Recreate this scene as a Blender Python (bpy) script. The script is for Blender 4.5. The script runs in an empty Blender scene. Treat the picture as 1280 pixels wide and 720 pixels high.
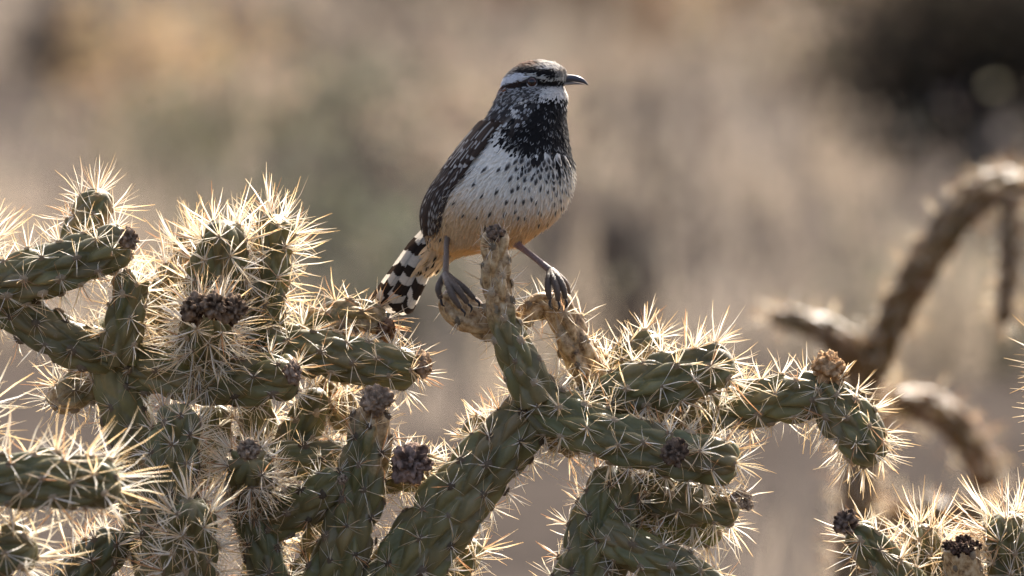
import bpy, math, random
import numpy as np
from mathutils import Vector

rng = np.random.default_rng(11)
random.seed(11)
sc = bpy.context.scene
COL = sc.collection

# ------------------------------------------------------------------ camera
FOCAL, SENSOR, DIST = 360.0, 36.0, 6.0
PITCH = math.radians(4.0)
TH = SENSOR / 2 / FOCAL                       # tan of half the horizontal field
CEN = np.array([0.0, 0.0, 1.02])              # the point looked at
FWD = np.array([0.0, math.cos(PITCH), -math.sin(PITCH)])
RGT = np.array([1.0, 0.0, 0.0])
UPV = np.array([0.0, math.sin(PITCH), math.cos(PITCH)])
CAMP = CEN - FWD * DIST
cd = bpy.data.cameras.new('camera')
cam = bpy.data.objects.new('camera', cd)
COL.objects.link(cam)
cam.location = CAMP
cam.rotation_euler = (math.pi / 2 - PITCH, 0, 0)
cd.lens = FOCAL
cd.sensor_width = SENSOR
cd.clip_start = 0.1
cd.clip_end = 6000
cd.dof.use_dof = True
cd.dof.focus_distance = DIST - 0.005
cd.dof.aperture_fstop = 10.5
sc.camera = cam

# ------------------------------------------------------------------ sky, sun, exposure
SUN_EL, SUN_AZ = math.radians(41), math.radians(20)    # azimuth from straight ahead, towards the right
w = bpy.data.worlds.new('World')
sc.world = w
w.use_nodes = True
nt = w.node_tree
sky = nt.nodes.new('ShaderNodeTexSky')
sky.sky_type = 'NISHITA'
sky.sun_disc = False
sky.sun_elevation = SUN_EL
sky.sun_rotation = SUN_AZ
sky.dust_density = 5.0
sky.ozone_density = 0.3
sky.air_density = 0.6
nt.links.new(sky.outputs[0], nt.nodes['Background'].inputs[0])
nt.nodes['Background'].inputs[1].default_value = 0.15
sl = bpy.data.lights.new('sun', 'SUN')
sl.energy = 4.5
sl.angle = math.radians(0.53)
sl.color = (1.0, 0.93, 0.82)
sun = bpy.data.objects.new('sun', sl)
COL.objects.link(sun)
sdir = Vector((math.sin(SUN_AZ) * math.cos(SUN_EL), math.cos(SUN_AZ) * math.cos(SUN_EL), math.sin(SUN_EL)))
sun.rotation_euler = sdir.to_track_quat('Z', 'Y').to_euler()
sun.location = (1, 3, 5)
sc.view_settings.view_transform = 'Standard'
sc.view_settings.look = 'None'
sc.view_settings.exposure = 1.58
sc.view_settings.gamma = 1.0
sc.view_settings.use_curve_mapping = False
sc.cycles.use_denoising = True
sc.cycles.max_bounces = 8
sc.cycles.transparent_max_bounces = 8


# ------------------------------------------------------------------ helpers
def P(px, py, d=0.0):
    """point of the place whose bearing is (px, py) of a 1280x720 view, d centimetres beyond the bird's plane"""
    px, py, d = np.broadcast_arrays(np.asarray(px, float), np.asarray(py, float), np.asarray(d, float))
    Z = DIST + d / 100.0
    k = TH / 640.0 * Z
    return CAMP + Z[..., None] * FWD + ((px - 640) * k)[..., None] * RGT - ((py - 360) * k)[..., None] * UPV


PXM = TH / 640.0 * DIST                        # metres in one pixel at the bird's plane


def unit(a):
    return a / np.maximum(np.linalg.norm(a, axis=-1, keepdims=True), 1e-12)


def root_of(o):
    while o.parent:
        o = o.parent
    return o


def mesh(name, verts, quads=None, tris=None, mat=None, parent=None, col=None, smooth=True, extra=None):
    verts = np.asarray(verts, float).reshape(-1, 3)
    if parent is not None:
        verts = verts - np.array(root_of(parent).location)
    me = bpy.data.meshes.new(name)
    loops, starts, n = [], [], 0
    if quads is not None and len(quads):
        q = np.asarray(quads, np.int32)
        loops.append(q.ravel())
        starts.append(np.arange(len(q)) * 4)
        n += q.size
    if tris is not None and len(tris):
        t = np.asarray(tris, np.int32)
        loops.append(t.ravel())
        starts.append(n + np.arange(len(t)) * 3)
        n += t.size
    loops = np.concatenate(loops)
    starts = np.concatenate(starts).astype(np.int32)
    me.vertices.add(len(verts))
    me.vertices.foreach_set('co', verts.astype(np.float32).ravel())
    me.loops.add(len(loops))
    me.loops.foreach_set('vertex_index', loops.astype(np.int32))
    me.polygons.add(len(starts))
    me.polygons.foreach_set('loop_start', starts)
    me.polygons.foreach_set('use_smooth', np.full(len(starts), smooth))
    me.update(calc_edges=True)
    if col is not None:
        a = me.color_attributes.new('Col', 'FLOAT_COLOR', 'POINT')
        c = np.ones((len(verts), 4), np.float32)
        c[:, :3] = col
        a.data.foreach_set('color', c.ravel())
    for k, v in (extra or {}).items():
        a = me.attributes.new(k, 'FLOAT', 'POINT')
        a.data.foreach_set('value', np.asarray(v, np.float32))
    if mat:
        me.materials.append(mat)
    o = bpy.data.objects.new(name, me)
    COL.objects.link(o)
    if parent is not None:
        o.parent = parent
    return o


def thing(name, label, cat, loc, group=None):
    o = bpy.data.objects.new(name, None)
    COL.objects.link(o)
    o.location = [float(c) for c in loc]
    o.empty_display_size = 0.05
    o['label'] = label
    o['category'] = cat
    if group:
        o['group'] = group
    return o


def grid_quads(nr, nc, wrap=True):
    r = np.arange(nr - 1)[:, None]
    c = np.arange(nc if wrap else nc - 1)[None, :]
    c2 = (c + 1) % nc
    return np.stack([r * nc + c, r * nc + c2, (r + 1) * nc + c2, (r + 1) * nc + c], -1).reshape(-1, 4)


def spline(pts, n):
    """Catmull-Rom through pts (k, dim), n samples evenly spaced in length"""
    pts = np.asarray(pts, float)
    if len(pts) == 2:
        pts = np.stack([pts[0], (pts[0] + pts[1]) / 2, pts[1]])
    p = np.vstack([2 * pts[0] - pts[1], pts, 2 * pts[-1] - pts[-2]])
    out = []
    for i in range(1, len(p) - 2):
        t = np.linspace(0, 1, 60, endpoint=False)[:, None]
        a, b, c, d = p[i - 1], p[i], p[i + 1], p[i + 2]
        out.append(0.5 * ((2 * b) + (c - a) * t + (2 * a - 5 * b + 4 * c - d) * t ** 2 + (3 * b - a - 3 * c + d) * t ** 3))
    out = np.vstack(out + [pts[-1:]])
    s = np.concatenate([[0], np.cumsum(np.linalg.norm(np.diff(out[:, :3], axis=0), axis=1))])
    q = np.linspace(0, s[-1], n) if np.isscalar(n) else np.asarray(n) * s[-1]
    return np.stack([np.interp(q, s, out[:, k]) for k in range(out.shape[1])], 1), s[-1]


def frames(c):
    t = unit(np.gradient(c, axis=0))
    ref = np.array([0.31, -0.9, 0.2])
    n = np.zeros_like(c)
    v = ref - t[0] * (ref @ t[0])
    for i in range(len(c)):
        v = v - t[i] * (v @ t[i])
        v = v / np.linalg.norm(v)
        n[i] = v
    return t, n, np.cross(t, n)


_ns = np.random.default_rng(5)
_NK = _ns.normal(size=(24, 3))
_NP = _ns.uniform(0, 6.28, 24)


def noise(p, scale):
    """smooth sum-of-waves noise about -1..1"""
    p = np.asarray(p) * scale
    return np.sin(p @ _NK.T + _NP).sum(-1) / 5.0


# ------------------------------------------------------------------ materials
class NT:
    def __init__(self, name):
        self.m = bpy.data.materials.new(name)
        self.m.use_nodes = True
        self.t = self.m.node_tree
        self.b = self.t.nodes['Principled BSDF']
        self.out = self.t.nodes['Material Output']

    def n(self, kind, **kw):
        o = self.t.nodes.new(kind)
        for k, v in kw.items():
            if k.startswith('_'):
                setattr(o, k[1:], v)
            else:
                o.inputs[k.replace('__', ' ')].default_value = v
        return o

    def l(self, a, b):
        self.t.links.new(a, b)

    def coord(self):
        return self.n('ShaderNodeTexCoord').outputs['Object']

    def noise(self, scale, detail=4, rough=0.55, vec=None):
        o = self.n('ShaderNodeTexNoise', Scale=scale, Detail=detail, Roughness=rough)
        self.l(vec or self.coord(), o.inputs['Vector'])
        return o.outputs['Fac']

    def ramp(self, fac, stops):
        o = self.n('ShaderNodeValToRGB')
        e = o.color_ramp.elements
        e[0].position, e[0].color = stops[0][0], (*stops[0][1], 1)
        e[1].position, e[1].color = stops[-1][0], (*stops[-1][1], 1)
        for p, c in stops[1:-1]:
            x = e.new(p)
            x.color = (*c, 1)
        self.l(fac, o.inputs[0])
        return o.outputs[0]

    def mix(self, fac, a, b, mode='MIX'):
        o = self.n('ShaderNodeMix', _data_type='RGBA', _blend_type=mode)
        for v, k in ((fac, 0), (a, 6), (b, 7)):
            if hasattr(v, 'is_output'):
                self.l(v, o.inputs[k])
            else:
                o.inputs[k].default_value = v if k == 0 else (*v, 1)
        return o.outputs[2]

    def attr(self, name, out='Color'):
        o = self.n('ShaderNodeAttribute')
        o.attribute_name = name
        return o.outputs[out]

    def bump(self, h, strength, dist):
        o = self.n('ShaderNodeBump', Strength=strength, Distance=dist)
        self.l(h, o.inputs['Height'])
        self.l(o.outputs[0], self.b.inputs['Normal'])

    def translucent(self, color, fac):
        """share of the light passes through the thin tissue"""
        t = self.n('ShaderNodeBsdfTranslucent')
        self.l(color, t.inputs['Color'])
        m = self.n('ShaderNodeMixShader')
        m.inputs[0].default_value = fac
        self.l(self.b.outputs[0], m.inputs[1])
        self.l(t.outputs[0], m.inputs[2])
        self.l(m.outputs[0], self.out.inputs['Surface'])


def mat_stem():
    k = NT('cholla_skin')
    n1 = k.noise(55, 5, 0.6)
    n2 = k.noise(260, 3, 0.6)
    green = k.ramp(n1, [(0.30, (0.096, 0.084, 0.032)), (0.5, (0.142, 0.124, 0.052)), (0.72, (0.205, 0.166, 0.072))])
    tint = k.attr('Col')
    green = k.mix(1.0, green, tint, 'MULTIPLY')
    dry = k.ramp(n2, [(0.28, (0.085, 0.042, 0.018)), (0.45, (0.32, 0.195, 0.085)), (0.60, (0.48, 0.335, 0.175)), (0.8, (0.58, 0.46, 0.30))])
    d = k.attr('dead', 'Fac')
    ad = k.n('ShaderNodeMath', _operation='MULTIPLY_ADD')
    k.l(n1, ad.inputs[0])
    ad.inputs[1].default_value = 1.4
    k.l(d, ad.inputs[2])
    rr = k.n('ShaderNodeMapRange')
    k.l(ad.outputs[0], rr.inputs[0])
    rr.inputs[1].default_value, rr.inputs[2].default_value = 1.05, 1.45
    base = k.mix(rr.outputs[0], green, dry)
    # corky scabs and dust with shapes of their own
    sc1 = k.ramp(k.noise(120, 6, 0.7), [(0.62, (0, 0, 0)), (0.70, (1, 1, 1))])
    base = k.mix(sc1, base, (0.21, 0.17, 0.115))
    k.l(base, k.b.inputs['Base Color'])
    k.b.inputs['Roughness'].default_value = 0.42
    k.b.inputs['Specular IOR Level'].default_value = 0.32
    k.bump(k.noise(420, 4, 0.7), 0.35, 0.0012)
    return k.m


def mat_col(name, rough=0.6, trans=0.0, spec=0.3, var=0.25, nscale=300, bump=0.0):
    k = NT(name)
    c = k.attr('Col')
    n = k.ramp(k.noise(nscale, 4, 0.6), [(0.25, (1 - var,) * 3), (0.75, (1 + var * 0.6,) * 3)])
    c = k.mix(1.0, c, n, 'MULTIPLY')
    k.l(c, k.b.inputs['Base Color'])
    k.b.inputs['Roughness'].default_value = rough
    k.b.inputs['Specular IOR Level'].default_value = spec
    if bump:
        k.bump(k.noise(nscale * 1.5, 4, 0.7), bump, 0.002)
    if trans:
        k.translucent(c, trans)
    return k.m


M_STEM = mat_stem()
M_SPINE = mat_col('spine_sheath', 0.35, 0.55, 0.5, 0.15, 900)
M_WOOL = mat_col('areole_wool', 0.95, 0.1, 0.05, 0.35, 1500, 0.6)
M_FRUIT = mat_col('dried_fruit_skin', 0.9, 0.0, 0.04, 0.5, 380, 0.8)
M_FEATHER = mat_col('feather', 0.75, 0.28, 0.15, 0.12, 700)
M_SKIN = mat_col('leg_scales', 0.5, 0.0, 0.4, 0.35, 900, 0.5)
M_EYE = mat_col('eye_cornea', 0.06, 0.0, 0.5, 0.05, 500)
M_BILL = mat_col('bill_horn', 0.3, 0.0, 0.5, 0.1, 500)


# ------------------------------------------------------------------ spines
def spine_mesh(name, p, d, length, width, tone, parent, rg):
    """thin three-sided needles from points p along d, joined: far too fine to pick apart"""
    N = len(p)
    ref = np.where(np.abs(d[:, 2:3]) > 0.9, np.array([[1.0, 0, 0]]), np.array([[0, 0, 1.0]]))
    a = unit(np.cross(d, ref))
    b = np.cross(d, a)
    ang = rg.uniform(0, 6.28, (N, 1)) + np.array([[0, 1.5708, 3.1416, 4.7124]])
    off = np.cos(ang)[..., None] * a[:, None] + np.sin(ang)[..., None] * b[:, None]        # N,4,3
    bend = unit(rg.normal(size=(N, 3))) * (length * 0.05)[:, None]
    W = width[:, None, None] / 2
    r0 = p[:, None] + off * W
    r1 = (p + d * (length * 0.6)[:, None] + bend)[:, None] + off * W * 0.9
    r2 = (p + d * length[:, None])[:, None] + off * W * 0.22
    V = np.concatenate([r0, r1, r2], 1)                                                     # N,12,3
    base = (np.arange(N) * 12)[:, None, None]
    q = np.array([[0, 2, 6, 4], [1, 3, 7, 5], [4, 6, 10, 8], [5, 7, 11, 9]])[None] + base
    pal = np.array([[0.88, 0.81, 0.66], [0.84, 0.67, 0.42], [0.90, 0.87, 0.80], [0.58, 0.34, 0.18], [0.68, 0.58, 0.46]])
    ci = rg.choice(5, N, p=tone)
    c = pal[ci] * rg.uniform(0.8, 1.08, (N, 1))
    cv = np.repeat(c[:, None], 12, 1)
    cv[:, 8:] = cv[:, 8:] * np.array([0.95, 0.78, 0.52])
    o = mesh(name, V, q.reshape(-1, 4), None, M_SPINE, parent, cv.reshape(-1, 3), smooth=False)
    o['kind'] = 'stuff'
    return o


def wool_mesh(p, n, t, r, parent, rg, tone=(0.26, 0.20, 0.13)):
    """small felted pads the spines grow from"""
    N = len(p)
    th = np.linspace(0, 2 * np.pi, 7)[:-1]
    b = np.cross(n, t)
    rings = []
    for k, (f, h) in enumerate(((1.15, -0.25), (0.8, 0.38))):
        j = rg.uniform(0.8, 1.2, (N, 6, 1))
        rings.append(p[:, None] + (np.cos(th)[None, :, None] * t[:, None] * 1.25 + np.sin(th)[None, :, None] * b[:, None]) * (r * f)[:, None, None] * j + n[:, None] * (r * h)[:, None, None])
    rings.append((p + n * (r * 0.62)[:, None])[:, None])
    V = np.concatenate(rings, 1)
    i = np.arange(6)
    j = (i + 1) % 6
    base = (np.arange(N) * 13)[:, None, None]
    q = np.stack([i, j, j + 6, i + 6], 1)[None] + base
    tr = np.stack([i + 6, j + 6, np.full(6, 12)], 1)[None] + base
    c = np.array(tone)[None] * rg.uniform(0.55, 1.35, (N, 1))
    o = mesh('areoles', V, q.reshape(-1, 4), tr.reshape(-1, 3), M_WOOL, parent, np.repeat(c[:, None], 13, 1).reshape(-1, 3))
    o['kind'] = 'stuff'
    return o


TONE_YOUNG = [0.40, 0.26, 0.22, 0.06, 0.06]
TONE_OLD = [0.30, 0.18, 0.20, 0.12, 0.20]
TONE_RED = [0.25, 0.32, 0.10, 0.23, 0.10]
_stem_id = [0]


def stem(parent, pts, wid, tub=1.0, dead=(0, 0), sp=14, sl=(26, 44), tipsp=1.0, tint=(1, 1, 1), taper=0.85, amp=0.42,
         tone=TONE_YOUNG, wrinkle=0.0, res=1.0, round_base=False, thick=1.0, open_tip=False, name='stem', lay=0.35):
    """one joint of cholla: a swept body with spiralling elongated tubercles, felt pads and needles
    pts: (px, py, depth cm); wid: widths along it; tub: tubercle size; dead: dryness at base and tip"""
    _stem_id[0] += 1
    rg = np.random.default_rng(100 + _stem_id[0])
    ctrl = np.array([[*P(*q)] for q in pts])
    wid = np.atleast_1d(np.asarray(wid, float))
    zs = np.array([DIST + q[2] / 100 for q in pts])
    wctrl = np.interp(np.linspace(0, 1, len(pts)), np.linspace(0, 1, len(wid)), wid) * TH / 640 * zs / 2
    full = np.hstack([ctrl, wctrl[:, None]])
    _, L = spline(full, 10)
    rmean = wctrl.mean()
    step = 0.0011 / res
    nb = max(14, int(L / step))
    ntip = 12
    rt = wctrl[-1] * taper
    s0 = np.linspace(0, max(L - rt, L * 0.3), nb)
    rt = L - s0[-1]
    ph = np.linspace(0, np.pi / 2, ntip + 1)[1:]
    s = np.concatenate([s0, s0[-1] + rt * np.sin(ph)])
    if round_base:
        rb = min(wctrl[0] * 0.8, L * 0.3)
        s = np.concatenate([rb * (1 - np.cos(np.linspace(0, np.pi / 2, 8)[:-1])), s[s > rb]])
    c4, _ = spline(full, s / L)
    C, R = c4[:, :3], c4[:, 3].copy()
    x = np.clip((s - (L - rt)) / rt, 0, 1)
    R = R * np.sqrt(np.clip(1 - x ** 2.2, 0, 1)) if not open_tip else R
    if round_base:
        x = np.clip(1 - s / rb, 0, 1)
        R = R * np.sqrt(np.clip(1 - x ** 2, 0.0, 1))
    # slow swell of the joint
    R = R * (1 + 0.05 * np.sin(s / L * np.pi * 2.2 + rg.uniform(0, 6)))
    T, Nn, B = frames(C)
    nth = max(16, int(72 * min(1, res) * min(1.3, max(0.8, rmean / 0.011))))
    th = np.linspace(0, 2 * np.pi, nth, endpoint=False)
    # tubercles
    cell = 1.3e-4 * tub ** 1.3
    la, lb = math.sqrt(cell * 2.7), math.sqrt(cell / 2.7)
    ds = cell / (2 * np.pi * rmean)
    K = max(4, int(L / ds) + 2)
    k = np.arange(K)
    ts = k * ds + rg.uniform(-0.15, 0.15, K) * ds * 2
    tt = (k * 2.39996 + rg.uniform(-0.16, 0.16, K) + rg.uniform(0, 6)) % (2 * np.pi)
    S, TT = np.meshgrid(s, th, indexing='ij')
    RR = np.maximum(R, rmean * 0.45)[:, None] * np.ones_like(TT)
    dS = S[..., None] - (ts - la * 0.2)
    dT = (TT[..., None] - tt + np.pi) % (2 * np.pi) - np.pi
    D = (dS / la) ** 2 + (dT * RR[..., None] / lb) ** 2
    part = np.partition(D, 1, axis=-1)
    f1, f2 = np.sqrt(part[..., 0]), np.sqrt(part[..., 1])
    h = np.clip((f2 - f1) / 0.80, 0, 1)
    h = 1 - (1 - h) ** 2.4
    crown = 1 - np.clip(f1, 0, 1.1) ** 2 * 0.75
    pid = np.argmin(D, -1)
    pvar = rg.uniform(0.8, 1.2, K)
    H = amp * rmean * (h * crown * pvar[pid] - 0.62)
    rad = np.cos(th)[None, :, None] * Nn[:, None] + np.sin(th)[None, :, None] * B[:, None]
    fade = np.clip(R / rmean, 0, 1)[:, None]
    Rd = R[:, None] * np.ones_like(TT) + H * fade
    V = C[:, None] + rad * Rd[..., None]
    if wrinkle:
        wv = np.sin(TT * 7 + 2.5 * np.sin(S * 90 + rg.uniform(0, 6)) + rg.uniform(0, 6)) * 0.6 + np.sin(TT * 13 + S * 160) * 0.4
        V = V + rad * (wrinkle * rmean * (wv + 0.9 * noise(V, 170)) * fade)[..., None]
    else:
        V = V + rad * (0.03 * rmean * noise(V, 120) * fade)[..., None]
    ns_ = len(s)
    verts = V.reshape(-1, 3)
    capi = len(verts)
    verts = np.vstack([verts, C[0] - T[0] * rmean * 0.1, C[-1] + T[-1] * R[-1] * 0.2])
    i = np.arange(nth)
    j = (i + 1) % nth
    tris = np.vstack([np.stack([j, i, np.full(nth, capi)], 1),
                      np.stack([(ns_ - 1) * nth + i, (ns_ - 1) * nth + j, np.full(nth, capi + 1)], 1)])
    hue = rg.uniform(0.86, 1.14, (K, 1)) * (1 + rg.uniform(-0.07, 0.07, (K, 3)))
    colr = np.vstack([hue[pid].reshape(-1, 3), np.ones((2, 3))]) * np.array(tint) * rg.uniform(0.92, 1.08)
    dd = np.interp(S / L, np.linspace(0, 1, len(dead)), dead)
    dd = np.concatenate([dd.ravel(), dd[0, :1], dd[-1, :1]])
    o = mesh(name, verts, grid_quads(ns_, nth), tris, M_STEM, parent, colr, extra={'dead': dd})
    # areoles on the upper end of each tubercle
    ok = (ts > 0.004) & (ts < L - rt * 0.03)
    ts, tt = ts[ok], tt[ok]
    if len(ts) == 0:
        return o
    near = lambda A: np.stack([np.interp(ts, s, A[:, q]) for q in range(3)], 1)
    Ca, Ta, Na, Ba = near(C), unit(near(T)), unit(near(Nn)), unit(near(B))
    Ra = np.interp(ts, s, R)
    slope = np.interp(ts, s, np.gradient(R, np.maximum(s, np.arange(len(s)) * 1e-7)))
    ra = np.cos(tt)[:, None] * Na + np.sin(tt)[:, None] * Ba
    nrm = unit(ra - Ta * np.clip(slope, -3, 0.3)[:, None] + Ta * 0.12)
    pa = Ca + ra * (Ra + amp * rmean * 0.30 * np.clip(Ra / rmean, 0, 1))[:, None]
    tg = unit(Ta - nrm * (Ta * nrm).sum(1, keepdims=True))
    wool_mesh(pa, nrm, tg, rg.uniform(0.0013, 0.0023, len(pa)) * min(1.25, tub ** 0.5), o, rg, (0.20, 0.15, 0.10) if tone is TONE_OLD else (0.40, 0.30, 0.19))
    if sp <= 0:
        return o
    frac = ts / L
    cnt = np.maximum(2, (0.88 * sp * rg.uniform(0.65, 1.25, len(ts)) * (1 + 0.5 * tipsp * (frac > 0.8)))).astype(int)
    idx = np.repeat(np.arange(len(ts)), cnt)
    M = len(idx)
    cen = rg.random(M) < lay
    a = np.where(cen, rg.uniform(0.05, 0.85, M), rg.uniform(0.85, 1.38, M))
    psi = rg.uniform(0, 2 * np.pi, M)
    bt = np.cross(nrm, tg)
    dirs = nrm[idx] * np.cos(a)[:, None] + (tg[idx] * np.cos(psi)[:, None] + bt[idx] * np.sin(psi)[:, None]) * np.sin(a)[:, None]
    dirs = unit(dirs + Ta[idx] * (0.35 * tipsp * np.clip((frac[idx] - 0.6) / 0.4, 0, 1))[:, None])
    ln = rg.uniform(sl[0], sl[1], M) * PXM * np.where(cen, 1.0, 0.74) * (1 + 0.25 * tipsp * np.clip((frac[idx] - 0.7) / 0.3, 0, 1))
    wd = rg.uniform(0.00034, 0.00074, M) * thick * np.where(cen, 1.1, 0.62)
    pj = pa[idx] + (tg[idx] * np.cos(psi)[:, None] + bt[idx] * np.sin(psi)[:, None]) * (0.0009 * rg.random(M))[:, None]
    spine_mesh('spines', pj, dirs, ln, wd, tone, o, rg)
    return o


def knob(parent, q, rx, ry=None, axis=(0, -1, 0.2), color=(0.16, 0.13, 0.12), color2=(0.34, 0.31, 0.30), bumps=34, depth=0.26, name='dried_fruit', hollow=0.25, shag=0.0):
    """shrivelled fruit: an ovoid with a dimpled crown covered in wrinkled warts"""
    rg = np.random.default_rng(int(q[0] * 7 + q[1]))
    c = P(*q)
    rx = rx * PXM
    ry = (ry * PXM) if ry else rx
    n1, n2 = 44, 64
    u = np.linspace(0.0, np.pi, n1)
    v = np.linspace(0, 2 * np.pi, n2, endpoint=False)
    U, Vv = np.meshgrid(u, v, indexing='ij')
    d = np.stack([np.sin(U) * np.cos(Vv), np.sin(U) * np.sin(Vv), np.cos(U)], -1)
    bumps = int(bumps * 2.4)
    kk = np.arange(bumps) + 0.5
    pz = 1 - 2 * kk / bumps
    bp = np.stack([np.sqrt(1 - pz ** 2) * np.cos(2.39996 * kk), np.sqrt(1 - pz ** 2) * np.sin(2.39996 * kk), pz], 1) + rg.normal(size=(bumps, 3)) * 0.16
    bp = unit(bp)
    dot = np.sort(d @ bp.T, -1)
    f1 = np.arccos(np.clip(dot[..., -1], -1, 1))
    f2 = np.arccos(np.clip(dot[..., -2], -1, 1))
    h = np.clip((f2 - f1) / 0.30, 0, 1)
    h = h * depth * rg.uniform(0.5, 1.3, bumps)[np.argmax(d @ bp.T, -1)] + noise(d, 3.0 + rg.uniform(0, 2)) * 0.14 + noise(d, 13.0) * 0.06 + noise(d, 29.0) * 0.04
    rr = 0.80 + h - hollow * np.exp(-(U / 0.5) ** 2)
    ax = unit(np.array(axis, float))
    a1 = unit(np.cross(ax, np.array([0.3, 0.2, 1.0])))
    a2 = np.cross(ax, a1)
    V = c + (d[..., 0:1] * a1 * rx + d[..., 1:2] * a2 * rx + d[..., 2:3] * ax * ry) * rr[..., None]
    t = np.clip(0.5 + 0.6 * noise(d, 6.3) + 0.35 * (h / depth - 0.5), 0, 1)[..., None]
    cc = (np.array(color) * (1 - t) + np.array(color2) * t) * np.array([1.08, 0.85, 0.62])
    o = mesh(name, V, grid_quads(n1, n2), None, M_FRUIT, parent, cc.reshape(-1, 3))
    return o


# ------------------------------------------------------------------ the ground
def ground_h(x, y):
    p = np.stack([x, y, 0 * x], -1)
    r = np.hypot(x, y - 3)
    return 0.05 * noise(p, 0.9) * np.clip(r / 3, 0, 1) + 0.02 * noise(p, 3.1) * np.clip(r / 2, 0, 1) * (r < 80)


def make_ground():
    ax = np.concatenate([-np.geomspace(2500, 12, 28), np.linspace(-11, 11, 110), np.geomspace(12, 2500, 28)])
    ay = np.concatenate([-np.geomspace(2500, 14, 24), np.linspace(-13, 50, 300), np.geomspace(51, 2500, 28)])
    Y, X = np.meshgrid(ay, ax, indexing='ij')
    Z = ground_h(X, Y)
    V = np.stack([X, Y, Z], -1)
    k = NT('desert_soil')
    co = k.coord()
    n1 = k.noise(1.1, 6, 0.65, co)
    n2 = k.noise(14, 6, 0.7, co)
    c1 = k.ramp(n1, [(0.3, (0.042, 0.037, 0.034)), (0.5, (0.060, 0.051, 0.045)), (0.7, (0.094, 0.078, 0.067))])
    c2 = k.ramp(n2, [(0.35, (0.72, 0.70, 0.68)), (0.65, (1.1, 1.1, 1.1))])
    k.l(k.mix(1.0, c1, c2, 'MULTIPLY'), k.b.inputs['Base Color'])
    k.b.inputs['Roughness'].default_value = 0.95
    k.b.inputs['Specular IOR Level'].default_value = 0.0
    k.bump(n2, 0.8, 0.03)
    o = mesh('ground', V, grid_quads(len(ay), len(ax), wrap=False), None, k.m)
    o['kind'] = 'structure'


def make_grass():
    rg = np.random.default_rng(3)
    n = 5200
    y = rg.uniform(3.5, 52, n)
    x = rg.uniform(-1, 1, n) * (2.2 + y * 0.13)
    g = noise(np.stack([x, y * 0.6, 0 * x], -1), 1.3)
    keep = (g > -0.35) & ((y > 12.5) | (rg.random(n) < 0.10))
    xo = rg.uniform(-1, 1, 5200) * 26                                  # thinner cover to both sides
    yo = rg.uniform(-4, 60, 5200)
    go = noise(np.stack([xo, yo * 0.6, 0 * xo], -1), 1.3)
    ko = (np.abs(xo) > 2.2 + yo * 0.13) & (go > -0.25)
    x, y, g = np.concatenate([x, xo[ko]]), np.concatenate([y, yo[ko]]), np.concatenate([g, go[ko]])
    keep = np.concatenate([keep, ko[ko]])
    x, y, g = x[keep], y[keep], g[keep]
    near = (np.hypot(x + 0.1, y) < 2.6)
    x, y, g = x[~near], y[~near], g[~near]
    per = 28
    N = len(x) * per
    bx = np.repeat(x, per) + rg.normal(0, 0.055, N)
    by = np.repeat(y, per) + rg.normal(0, 0.055, N)
    hh = np.repeat(rg.uniform(0.12, 0.42, len(x)), per) * rg.uniform(0.5, 1.15, N)
    ang = rg.uniform(0, 2 * np.pi, N)
    lean = rg.uniform(0.1, 0.75, N) * hh
    z0 = ground_h(bx, by) - 0.01
    wv = rg.uniform(0.0016, 0.0034, N)
    sx, sy = np.cos(ang + 1.57) * wv, np.sin(ang + 1.57) * wv
    b0 = np.stack([bx - sx, by - sy, z0], -1)
    b1 = np.stack([bx + sx, by + sy, z0], -1)
    mx, my, mz = bx + np.cos(ang) * lean * 0.4, by + np.sin(ang) * lean * 0.4, z0 + hh * 0.6
    m0 = np.stack([mx - sx * .8, my - sy * .8, mz], -1)
    m1 = np.stack([mx + sx * .8, my + sy * .8, mz], -1)
    tp = np.stack([bx + np.cos(ang) * lean, by + np.sin(ang) * lean, z0 + hh], -1)
    V = np.stack([b0, b1, m1, m0, tp], 1)
    base = (np.arange(N) * 5)[:, None]
    q = np.array([[0, 1, 2, 3]]) + base
    t = np.array([[3, 2, 4]]) + base
    pal = np.array([[0.38, 0.31, 0.235], [0.30, 0.25, 0.20], [0.18, 0.155, 0.135], [0.14, 0.13, 0.105], [0.48, 0.41, 0.33]])
    ci = np.repeat(rg.choice(5, len(x), p=[0.3, 0.28, 0.2, 0.10, 0.12]), per)
    c = pal[ci] * rg.uniform(0.75, 1.15, (N, 1))
    o = mesh('dry_grass', V, q, t, mat_col('dry_grass_blade', 0.7, 0.4, 0.2, 0.15, 20), None, np.repeat(c[:, None], 5, 1).reshape(-1, 3), smooth=False)
    o['kind'] = 'stuff'
    o['label'] = 'blurred dry tan bunch grass covering the desert ground behind the cactus'
    o['category'] = 'grass'


M_LEAF = mat_col('shrub_leaf', 0.8, 0.3, 0.0, 0.25, 40)
M_TWIG = mat_col('shrub_twig', 0.85, 0.0, 0.1, 0.35, 60, 0.4)


def tubes(name, paths, mat, parent, color, nseg=8, nth=6):
    """tapered woody shoots of one plant in one mesh; paths: list of (pts k x 3, r0, r1)"""
    VV, QQ, n = [], [], 0
    for pts, r0, r1 in paths:
        c, _ = spline(pts, nseg)
        T, A, B = frames(c)
        r = np.linspace(r0, r1, nseg)
        th = np.linspace(0, 2 * np.pi, nth, endpoint=False)
        V = c[:, None] + (np.cos(th)[None, :, None] * A[:, None] + np.sin(th)[None, :, None] * B[:, None]) * r[:, None, None]
        VV.append(V.reshape(-1, 3))
        QQ.append(grid_quads(nseg, nth) + n)
        n += nseg * nth
    V = np.vstack(VV)
    cc = np.array(color)[None] * (1 + 0.25 * noise(V, 30.0)[:, None] * 0.5)
    return mesh(name, V, np.vstack(QQ), None, mat, parent, np.clip(cc, 0.005, 1))


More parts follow.
